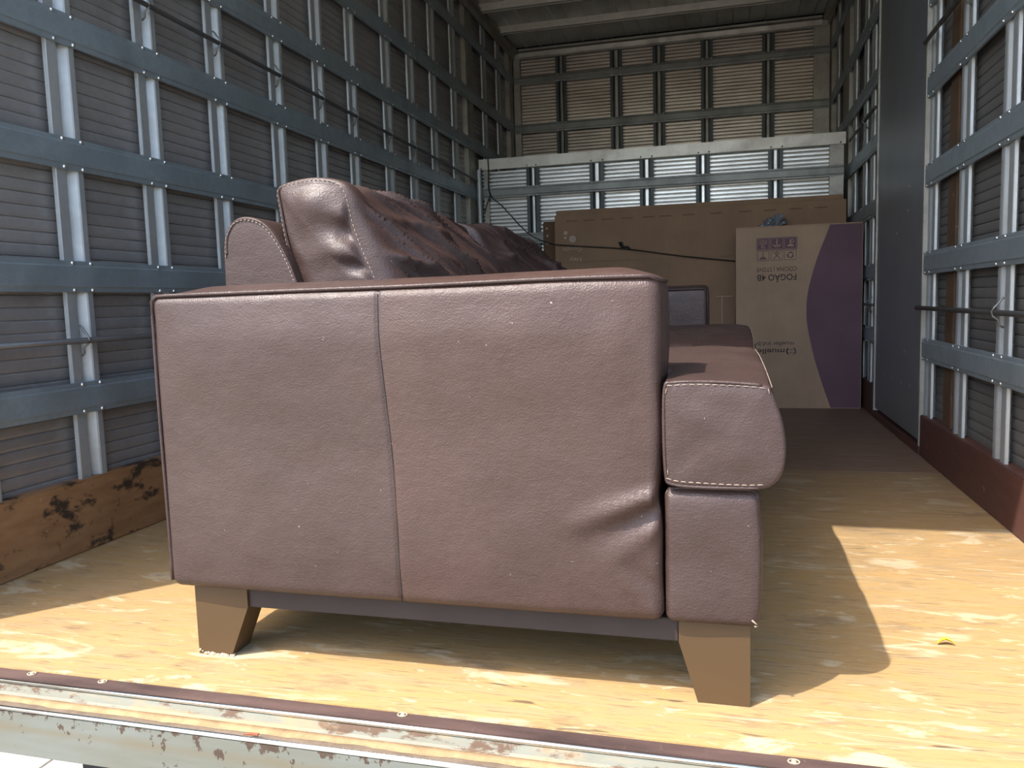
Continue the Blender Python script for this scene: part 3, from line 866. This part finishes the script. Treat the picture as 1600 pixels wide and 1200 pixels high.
lp_front = [(1.660, .1375), (1.772, .1375), (1.772, 0), (1.690, 0), (1.660, .100)]
def leg_mb(prof, y0, y1):
    mb = MB().prism(prof, lambda a, b, t: (a, t, b), y0, y1)
    return mb
lg = obj('leg', leg_mb(lp_back, .130, .19), 'leg', sofa, False, SO)
cr = MB()
for k in range(16):
    x = .750 + .066 * k / 15
    r_ = .0018 + .0035 * rnd.random()
    cr.dome((x, .1285 + .002 * rnd.random(), .0015 + (.010 * rnd.random() if k < 5 else 0)), (0, -1, .6), r_, 6)
for k in range(4):
    cr.dome((.816 + .007 * rnd.random(), .1285 + .01 * rnd.random(), .001), (0, -.3, 1), .004, 6)
obj('chipped_edge', cr, 'crumb', lg, False, SO, label='crumbling pale chips along the bottom edge', kind='stuff')
obj('leg', leg_mb(lp_front, .130, .19), 'leg', sofa, False, SO)
obj('leg', leg_mb(lp_back, 1.875, 1.936), 'leg', sofa, False, SO)
obj('leg', leg_mb(lp_front, 1.875, 1.936), 'leg', sofa, False, SO)

# ------------------------------------------------------------------ cartons
FLIP = Matrix(((-1, 0, 0), (0, 0, -1), (0, -1, 0)))         # print upside down on a face that looks towards -y
def text(parent, body, x_right, x_left, z_base, z_cap, y, mat, org, bold=0.0, name='printed_text'):
    cu = bpy.data.curves.new('t', 'FONT'); cu.body = body; cu.size = 1.0; cu.offset = bold
    cu.extrude = 0.0; cu.resolution_u = 3
    to = bpy.data.objects.new('t', cu); COL.objects.link(to)
    bpy.context.view_layer.update()
    dg = bpy.context.evaluated_depsgraph_get()
    me = bpy.data.meshes.new_from_object(to.evaluated_get(dg))
    bpy.data.objects.remove(to); bpy.data.curves.remove(cu)
    xs = [v.co.x for v in me.vertices]
    x0, x1 = min(xs), max(xs)
    kx = (x_right - x_left) / (x1 - x0); kz = (z_base - z_cap) / .72
    for v in me.vertices:
        a, b = (v.co.x - x0) * kx, v.co.y * kz
        v.co = (x_right - a - org[0], y - org[1], z_base - b - org[2])
    me.materials.clear(); me.materials.append(M[mat])
    me.name = name
    return link(name, me, parent)
def flat(polys, y, org, th=.0006):
    """thin printed shapes on a face that looks towards -y: polygons of (x, z)"""
    mb = MB()
    for p in polys:
        mb.prism(p, lambda a, b, t: (a, t, b), y, y - th)
    return mb

# stove carton
SB = (2.11, 3.99, 0)
SX0, SX1, SY0, SY1, SZ = 1.775, 2.457, 3.73, 4.235, 1.048
sb = thing('stove_carton', 'tall cardboard stove carton with a purple curve, standing upside down by the right wall', 'box', SB)
body = obj('carton_body', MB().cbox(SX0, SY0, .001, SX1, SY1, SZ - .006, .003), 'card', sb, False, SB)
for ya, yb in ((SY0 + .001, (SY0 + SY1) / 2 - .001), ((SY0 + SY1) / 2 + .001, SY1 - .001)):
    obj('carton_flap', MB().cbox(SX0 + .001, ya, SZ - .0055, SX1 - .001, yb, SZ, .0015), 'card', sb, False, SB)
arc = [(2.284, SZ - .008), (2.255, .96), (2.221, .869), (2.187, .75), (2.168, .66), (2.162, .585), (2.165, .50), (2.180, .41), (2.207, .29), (2.245, .16), (2.296, .006)]
ca = catmull(arc)
strip = MB()
for (xa, za), (xb, zb) in zip(ca, ca[1:]):
    strip.prism([(xa, za), (SX1 - .003, za), (SX1 - .003, zb), (xb, zb)], lambda a, b, t: (a, t, b), SY0 - .0002, SY0 - .0008)
obj('printed_curve', strip, 'ink', body, False, SB, label='purple printed curve down one side')
yf = SY0 - .0012
text(body, 'FOG\u00c3O 4B', 2.107, 1.893, .774, .738, yf, 'ink_dark', SB, .012)
text(body, 'COCINA | STOVE', 2.109, 1.890, .815, .790, yf, 'ink_dark', SB)
text(body, 'mueller.ind.br', 2.095, 1.880, .388, .362, yf, 'ink_dark', SB)
text(body, 'mueller', 2.045, 1.870, .347, .317, yf, 'ink_dark', SB, .01)
def ringpts(cx, cz, r0, r1, a0, a1, n=12):
    ps = []
    for k in range(n):
        t0 = a0 + (a1 - a0) * k / n; t1 = a0 + (a1 - a0) * (k + 1) / n
        ps.append([(cx + r0 * math.cos(t0), cz + r0 * math.sin(t0)), (cx + r1 * math.cos(t0), cz + r1 * math.sin(t0)), (cx + r1 * math.cos(t1), cz + r1 * math.sin(t1)), (cx + r0 * math.cos(t1), cz + r0 * math.sin(t1))])
    return ps
lg_ = ringpts(2.086, .333, .016, .022, -1.15, 1.15) + ringpts(2.074, .333, .013, .018, math.pi - .95, math.pi + .95) + ringpts(2.0755, .333, .016, .022, math.pi - 1.1, math.pi + 1.1)
lg_ += [[(2.072, .343), (2.090, .343), (2.090, .340), (2.072, .340)], [(2.072, .326), (2.090, .326), (2.090, .323), (2.072, .323)]]
obj('printed_emblem', flat(lg_, yf, SB), 'ink_dark', body, False, SB)
# two rows of handling symbols, upside down like the rest
x0s = [1.893, 1.968, 2.041]; cs = .066
dark, pale = [], []
rect = lambda a, b, c, d: [(a, b), (c, b), (c, d), (a, d)]
for k, x0 in enumerate(x0s):
    z0 = .917                                     # upper row: solid squares with pale signs
    dark.append(rect(x0 - .004, z0 - .004, x0 + cs + .004, z0 + .062 + .004))
    for a in (rect(x0, z0, x0 + cs, z0 + .002), rect(x0, z0 + .060, x0 + cs, z0 + .062), rect(x0, z0, x0 + .002, z0 + .062), rect(x0 + cs - .002, z0, x0 + cs, z0 + .062)): pale.append(a)
    c_ = x0 + cs / 2
    if k == 0:
        for q in range(3): pale.append(rect(x0 + .010, z0 + .048 - q * .009, x0 + .056, z0 + .051 - q * .009))
        pale += [rect(c_ - .010, z0 + .008, c_ + .012, z0 + .012), rect(c_ - .010, z0 + .018, c_ + .008, z0 + .022), rect(c_ - .010, z0 + .008, c_ - .006, z0 + .03)]
    if k == 1:
        pale += [rect(c_ - .003, z0 + .016, c_ + .003, z0 + .056)] + ringpts(c_, z0 + .034, .018, .024, math.pi * 1.12, math.pi * 1.88)
        pale += [[(c_ - .010, z0 + .022), (c_ + .010, z0 + .022), (c_, z0 + .008)]]
    if k == 2:
        pale += [[(c_ - .022, z0 + .014), (c_ + .022, z0 + .012), (c_ + .010, z0 + .026), (c_ - .008, z0 + .024)], rect(c_ - .004, z0 + .026, c_ + .002, z0 + .052)] + ringpts(c_ + .010, z0 + .042, .006, .010, 0, 6.28)
    z0 = .853                                     # lower row: outlined squares with dark signs
    for a in (rect(x0, z0, x0 + cs, z0 + .003), rect(x0, z0 + .053, x0 + cs, z0 + .056), rect(x0, z0, x0 + .003, z0 + .056), rect(x0 + cs - .003, z0, x0 + cs, z0 + .056)): dark.append(a)
    if k == 0:
        dark += [rect(c_ - .002, z0 + .02, c_ + .002, z0 + .050), [(c_ - .024, z0 + .008), (c_ + .024, z0 + .008), (c_ + .008, z0 + .022), (c_ - .008, z0 + .022)]]
    if k == 1:
        for s in (-1, 1):
            dark.append([(c_ - .022 * s, z0 + .008), (c_ - .016 * s, z0 + .008), (c_ + .022 * s, z0 + .048), (c_ + .016 * s, z0 + .048)])
        dark += ringpts(c_, z0 + .045, .003, .007, 0, 6.28, 8)
    if k == 2:
        for a in (.5, 2.6, 4.7):
            dark += ringpts(c_, z0 + .028, .011, .019, a, a + 1.3, 5)
            tx, tz = c_ + .015 * math.cos(a + 1.5), z0 + .028 + .015 * math.sin(a + 1.5)
            dark.append([(tx + .008 * math.cos(a), tz + .008 * math.sin(a)), (tx + .006 * math.cos(a + 2.6), tz + .006 * math.sin(a + 2.6)), (tx + .007 * math.cos(a - 2), tz + .007 * math.sin(a - 2))])
sy = obj('handling_symbols', flat(dark, SY0 - .0002, SB), 'ink', body, False, SB)
obj('pale_symbols', flat(pale, SY0 - .001, SB), 'card', body, False, SB)

# long flat carton leaning upright behind it
BB = (1.52, 4.31, 0)
bb = thing('flat_carton', 'wide flat brown carton standing upside down against the aluminium partition, behind the stove carton', 'box', BB)
BX0, BX1, BY0, BY1, BZ = .600, 2.435, 4.255, 4.375, 1.262
bbody = obj('carton_body', MB().cbox(BX0, BY0, .001, BX1, BY1, BZ - .05, .003), 'card_big', bb, False, BB)
obj('carton_flap', MB().cbox(BX0 + .001, BY0 - .006, .915, BX1 - .001, BY0 - .001, BZ - .03, .002).cbox(BX0 + .012, BY0 - .006, BZ - .032, BX1 - .02, BY1 - .02, BZ, .003), 'card_big', bb, False, BB)
obj('carton_flap', MB().cbox(BX0 + .001, BY0 - .004, .02, BX1 - .001, BY0 - .0005, .822, .0015), 'card_big', bb, False, BB)
sl = [rect(a, 1.186, a + .075, 1.191) for a in (.68, .80, .925, 1.05, 1.19, 1.30, 1.45, 1.62, 1.80, 1.95, 2.10, 2.25)]
obj('perforation', flat(sl, BY0 - .0062, BB), 'card_edge', bb, False, BB, kind='stuff')
seam = [rect(1.69, .05, 1.695, .66), rect(1.655, .655, 1.76, .66)]
obj('tape_edge', flat(seam, BY0 - .0045, BB), 'print_pale', bb, False, BB)
yt = BY0 - .0068
text(bbody, 'Hey', .778, .70, .945, .915, yt - .004, 'print_pale', BB)
text(bbody, 'Google', .782, .655, 1.015, .985, yt - .004, 'print_pale', BB)
dots = [[(cx + r * math.cos(2 * math.pi * k / 16), cz + r * math.sin(2 * math.pi * k / 16)) for k in range(16)] for cx, cz, r in ((.675, 1.112, .013), (.672, 1.080, .009), (.722, 1.068, .024))]
obj('printed_emblem', flat(dots, yt, BB), 'print_pale', bbody, False, BB)

NB = (.72, 4.41, 0)
nb = thing('narrow_carton', 'reddish brown carton edge with pale dots, showing left of the wide flat carton', 'box', NB)
nbody = obj('carton_body', MB().cbox(.490, 4.382, .001, 1.20, 4.445, 1.200, .003), 'card_edge', nb, False, NB)
obj('carton_flap', MB().cbox(.492, 4.383, 1.2005, 1.198, 4.444, 1.206, .002), 'card_edge', nb, False, NB)
dd = [[(cx + .008 * math.cos(2 * math.pi * k / 8), cz + .008 * math.sin(2 * math.pi * k / 8)) for k in range(8)] for cx, cz in ((.517, 1.16), (.52, 1.11), (.518, 1.06))]
obj('printed_dots', flat(dd, 4.382, NB), 'print_pale', nbody, False, NB, kind='stuff')

# crumpled plastic bag on the stove carton
bmx = bmesh.new()
bmesh.ops.create_icosphere(bmx, subdivisions=4, radius=1.0)
bb_ = MB()
for v in bmx.verts:
    p = v.co
    k = 1 + .55 * noise.noise(p * 1.7 + Vector((5, 0, 0))) + .35 * noise.noise(p * 4.1) - .25 * abs(noise.noise(p * 7))
    bb_.v.append((2.0 + p.x * .068 * k, 4.12 + p.y * .05 * k, max(SZ + .0008, SZ + .042 + p.z * .052 * k + .018 * p.x)))
bmx.verts.index_update()
bb_.f = [tuple(v.index for v in f.verts) for f in bmx.faces]
bmx.free()
tag(obj('plastic_bag', bb_, 'bag'), 'crumpled grey plastic bag lying on top of the stove carton', 'bag')

# slack cord from the partition to the stove carton
cp = [(.085, 4.455, 1.678), (.088, 4.455, 1.60), (.093, 4.452, 1.43), (.20, 4.40, 1.33), (.40, 4.30, 1.13), (.56, 4.236, 1.05), (.70, 4.234, 1.026), (1.07, 4.234, .988), (1.42, 4.236, .929), (1.74, 4.238, .884), (1.770, 4.240, .881)]
cm = MB().tube(catmull(cp, 6), .0042, 6)
cm.tube([(.088, 4.452, 1.45), (.10, 4.448, 1.425), (.085, 4.452, 1.40), (.06, 4.455, 1.34), (.05, 4.456, 1.30)], .0035, 6)
cm.tube([(1.05, 4.236, .995), (1.035, 4.238, 1.035), (1.05, 4.236, 1.03), (1.062, 4.240, 1.0), (1.09, 4.240, 1.0), (1.11, 4.242, .985)], [.004, .007, .009, .009, .007, .004], 6)
tag(obj('cord', cm, 'cord', None, True), 'thin black cord hanging off the partition and stretched across the wide flat carton', 'cord')

# ------------------------------------------------------------------ small things on the floor
pm = MB()
for k in range(5):
    for j in range(4):
        u = k / 4; wv = (j / 3 - .5) * .012 * math.sin(math.pi * (.12 + .8 * u))
        pm.v.append((2.115 + .030 * u, .442 + wv + .004 * math.sin(3 * u), .0015 + .007 * math.sin(math.pi * u) + abs(wv) * .5))
pm.f = [(k * 4 + j, k * 4 + j + 1, k * 4 + j + 5, k * 4 + j + 4) for k in range(4) for j in range(3)]
pm.v += [(x, y, z + .0012) for x, y, z in pm.v]
pm.f += [tuple(i + 20 for i in f) for f in pm.f]
tag(obj('petal', pm, 'yellow', None, True), 'tiny yellow petal lying on the sunlit plywood right of the sofa', 'petal')
fm = MB().prism([(0, 0), (.018, .003), (.030, .0), (.028, .006), (.010, .008)], lambda a, b, t: (.985 + a * .95 + b * .3, -.088 + b - a * .12, t + a * .16), -.0205, -.0185)
tag(obj('rust_flake', fm, 'rustflake'), 'small reddish rust flake lying in the dusty channel of the rear sill', 'flake')
